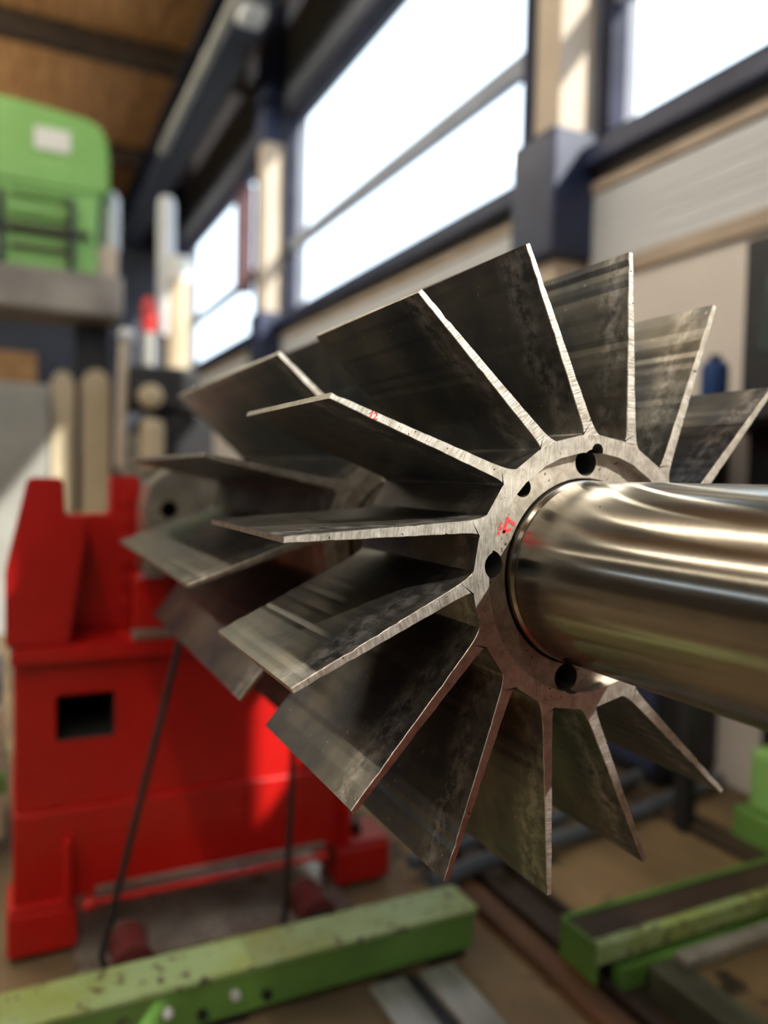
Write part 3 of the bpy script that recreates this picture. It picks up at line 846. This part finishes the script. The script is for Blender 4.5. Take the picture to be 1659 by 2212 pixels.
part('mast', box(1.76, 1.80, 1.10, 1.14, 1.98, 2.12), 'dark', t)
t = thing('blue_can', 'small blue can beside the control box', 'can', (1.80, 1.42, 1.44))
part('body', lathe([(0.045, 1.44), (0.048, 1.445), (0.048, 1.60), (0.03, 1.62)], 'Z', 24, (1.72, 1.365, 0)), 'blue', t, True)
part('cap', lathe([(0.02, 1.62), (0.02, 1.64)], 'Z', 16, (1.72, 1.365, 0)), 'dark', t)
part('shutter_board', box(1.80, 2.0, 8.26, 8.36, 3.27, 4.50, 0.01), 'maroon', bpy.data.objects['window_5'])

# ================================================================== FAR LEFT: GREEN MACHINE ON A GREY PORTAL BEAM
t = thing('portal_beam', 'thick grey portal beam below the green machine head', 'beam', (-1.2, 6.2, 0))
part('beam', box(-3.2, 0.27, 5.95, 6.6, 2.40, 2.735, 0.03), 'greybeam', t)
part('column', box(-3.2, -2.6, 6.0, 6.6, 0, 2.40, 0.02), 'greybeam', t)
part('column', box(-0.05, 0.22, 6.35, 6.6, 0, 2.40, 0.02), 'dark', t)
t = thing('machine_head', 'light green machine head with a white plate, high on the grey beam', 'machine', (-0.55, 6.25, 2.735))
hd = part('housing', prism([(-1.35, 3.36), (-1.35, 3.92), (-1.0, 3.99), (-0.45, 3.985), (0.05, 3.93), (0.13, 3.86), (0.165, 3.70), (0.165, 3.38), (0.0, 3.34)], 6.0, 6.55, 0.03), 'green2', t)
part('plate', box(-0.385, -0.125, 5.985, 6.0, 3.63, 3.80, 0.004), 'white', hd)
part('slide', box(-1.2, 0.08, 6.02, 6.5, 2.735, 3.38, 0.02), 'green2', t)
for zc, h in ((3.26, 0.05), (3.10, 0.05), (2.98, 0.03), (2.86, 0.04)):
    part('rail', box(-0.55, -0.12, 5.985, 6.02, zc, zc + h, 0.005), 'green' if zc > 3.05 else 'brown', t)
part('rail', box(-0.75, 0.02, 5.96, 6.02, 3.0, 3.045, 0.005), 'brown', t)
for x in (-0.62, -0.12):
    part('spindle', tube([(x, 5.97, 2.74), (x, 5.97, 3.28)], 0.028, 10), 'dark', t, True)
part('motor', lathe([(0.06, 2.98), (0.07, 3.0), (0.07, 3.40), (0.04, 3.46)], 'Z', 20, (0.20, 6.2, 0)), 'siding', t, True)
part('oil_tank', box(-0.78, -0.64, 5.96, 6.02, 2.78, 2.95, 0.01), 'white', t)
part('gearbox', box(0.09, 0.24, 6.02, 6.4, 2.735, 2.98, 0.02), 'concrete', t)

single('tool_locker', box(-1.05, -0.30, 5.4, 5.85, 0, 1.78, 0.015), 'grey', 'plain grey steel locker under the portal beam', 'locker')
single('cardboard_box', box(-0.95, -0.38, 5.42, 5.80, 1.78, 2.0, 0.01), 'card', 'brown cardboard box on the grey locker', 'box')
for x0, x1, top, lab in ((-0.285, -0.125, 1.90, 'beige round-topped column beside the grey locker'), (-0.07, 0.125, 1.93, 'beige round-topped column beside the lever machine')):
    pts = [(x0, 0.0), (x1, 0.0)]
    for k in range(9):
        a = PI * k / 8
        pts.append(((x0 + x1) / 2 + (x1 - x0) / 2 * math.cos(a), top - 0.12 + 0.12 * math.sin(a)))
    single('beige_column', prism(pts, 5.5, 5.75, 0.008), 'beige', lab, 'column', 'beige columns under the portal beam')
t = thing('white_post', 'pale post rising beside the green machine head', 'post', (0.63, 6.0, 0))
part('base', lathe([(0.11, 0.0), (0.11, 2.30), (0.10, 2.9)], 'Z', 20, (0.70, 6.0, 0)), 'beige', t, True)
part('tube', lathe([(0.075, 2.3), (0.072, 3.38), (0.05, 3.43)], 'Z', 20, (0.61, 6.0, 0)), 'siding', t, True)
part('collar', lathe([(0.115, 2.75), (0.115, 2.95)], 'Z', 20, (0.70, 6.0, 0)), 'white', t, True)
t = thing('signal_lamp', 'small red signal lamp in front of the pale post', 'lamp', (0.46, 5.9, 0))
part('stand', lathe([(0.05, 0.0), (0.05, 2.30)], 'Z', 12, (0.46, 5.9, 0)), 'grey', t, True)
part('lens', lathe([(0.045, 2.30), (0.058, 2.33), (0.058, 2.53), (0.035, 2.58)], 'Z', 16, (0.46, 5.9, 0)), 'redlamp', t, True)
t = thing('lever_machine', 'grey and beige lever machine with a round knob between the beige column and the window', 'machine', (0.45, 5.2, 0))
part('column', box(0.20, 0.42, 5.3, 5.6, 0, 1.45, 0.03), 'grey', t)
part('lever', tube([(0.165, 5.25, 1.2), (0.175, 5.25, 1.75), (0.19, 5.25, 2.12)], 0.035, 10), 'concrete', t, True)
part('knob', lathe([(0.005, -0.06), (0.045, -0.045), (0.062, 0), (0.045, 0.045), (0.005, 0.06)], 'Z', 16, (0.205, 5.25, 2.15)), 'siding', t, True)
part('head', box(0.22, 0.72, 5.2, 5.6, 1.62, 1.95, 0.04), 'dark', t)
part('motor', lathe([(0.05, 5.10), (0.085, 5.12), (0.085, 5.2)], 'Y', 20, (0.36, 0, 1.72)), 'beige', t, True)
part('gear_case', box(0.30, 0.46, 5.12, 5.3, 1.18, 1.56, 0.05), 'beige', t)
part('arm', box(0.42, 0.85, 5.25, 5.5, 1.25, 1.62, 0.04), 'dark', t)
part('base', box(0.15, 0.9, 5.1, 5.7, 0, 0.25, 0.02), 'grey', t)

t = thing('parts_cart', 'beige parts cart with green shelf and blue box left of the red pedestal', 'cart', (-0.85, 2.0, 0))
part('frame', box(-1.15, -0.575, 1.9, 2.3, 0.06, 0.20, 0.01), 'beige', t)
part('shelf', box(-1.15, -0.572, 1.9, 2.3, 0.20, 0.255, 0.006), 'green', t)
part('drawer_unit', box(-1.13, -0.580, 1.92, 2.28, 0.255, 0.46, 0.01), 'concrete', t)
part('blue_tray', box(-1.1, -0.585, 1.94, 2.26, 0.46, 0.56, 0.01), 'blue', t)
for x in (-1.10, -0.63):
    for y in (1.95, 2.25):
        part('wheel', lathe([(0.03, x - 0.012), (0.03, x + 0.012)], 'X', 16, (0, y, 0.03)), 'dark', t)
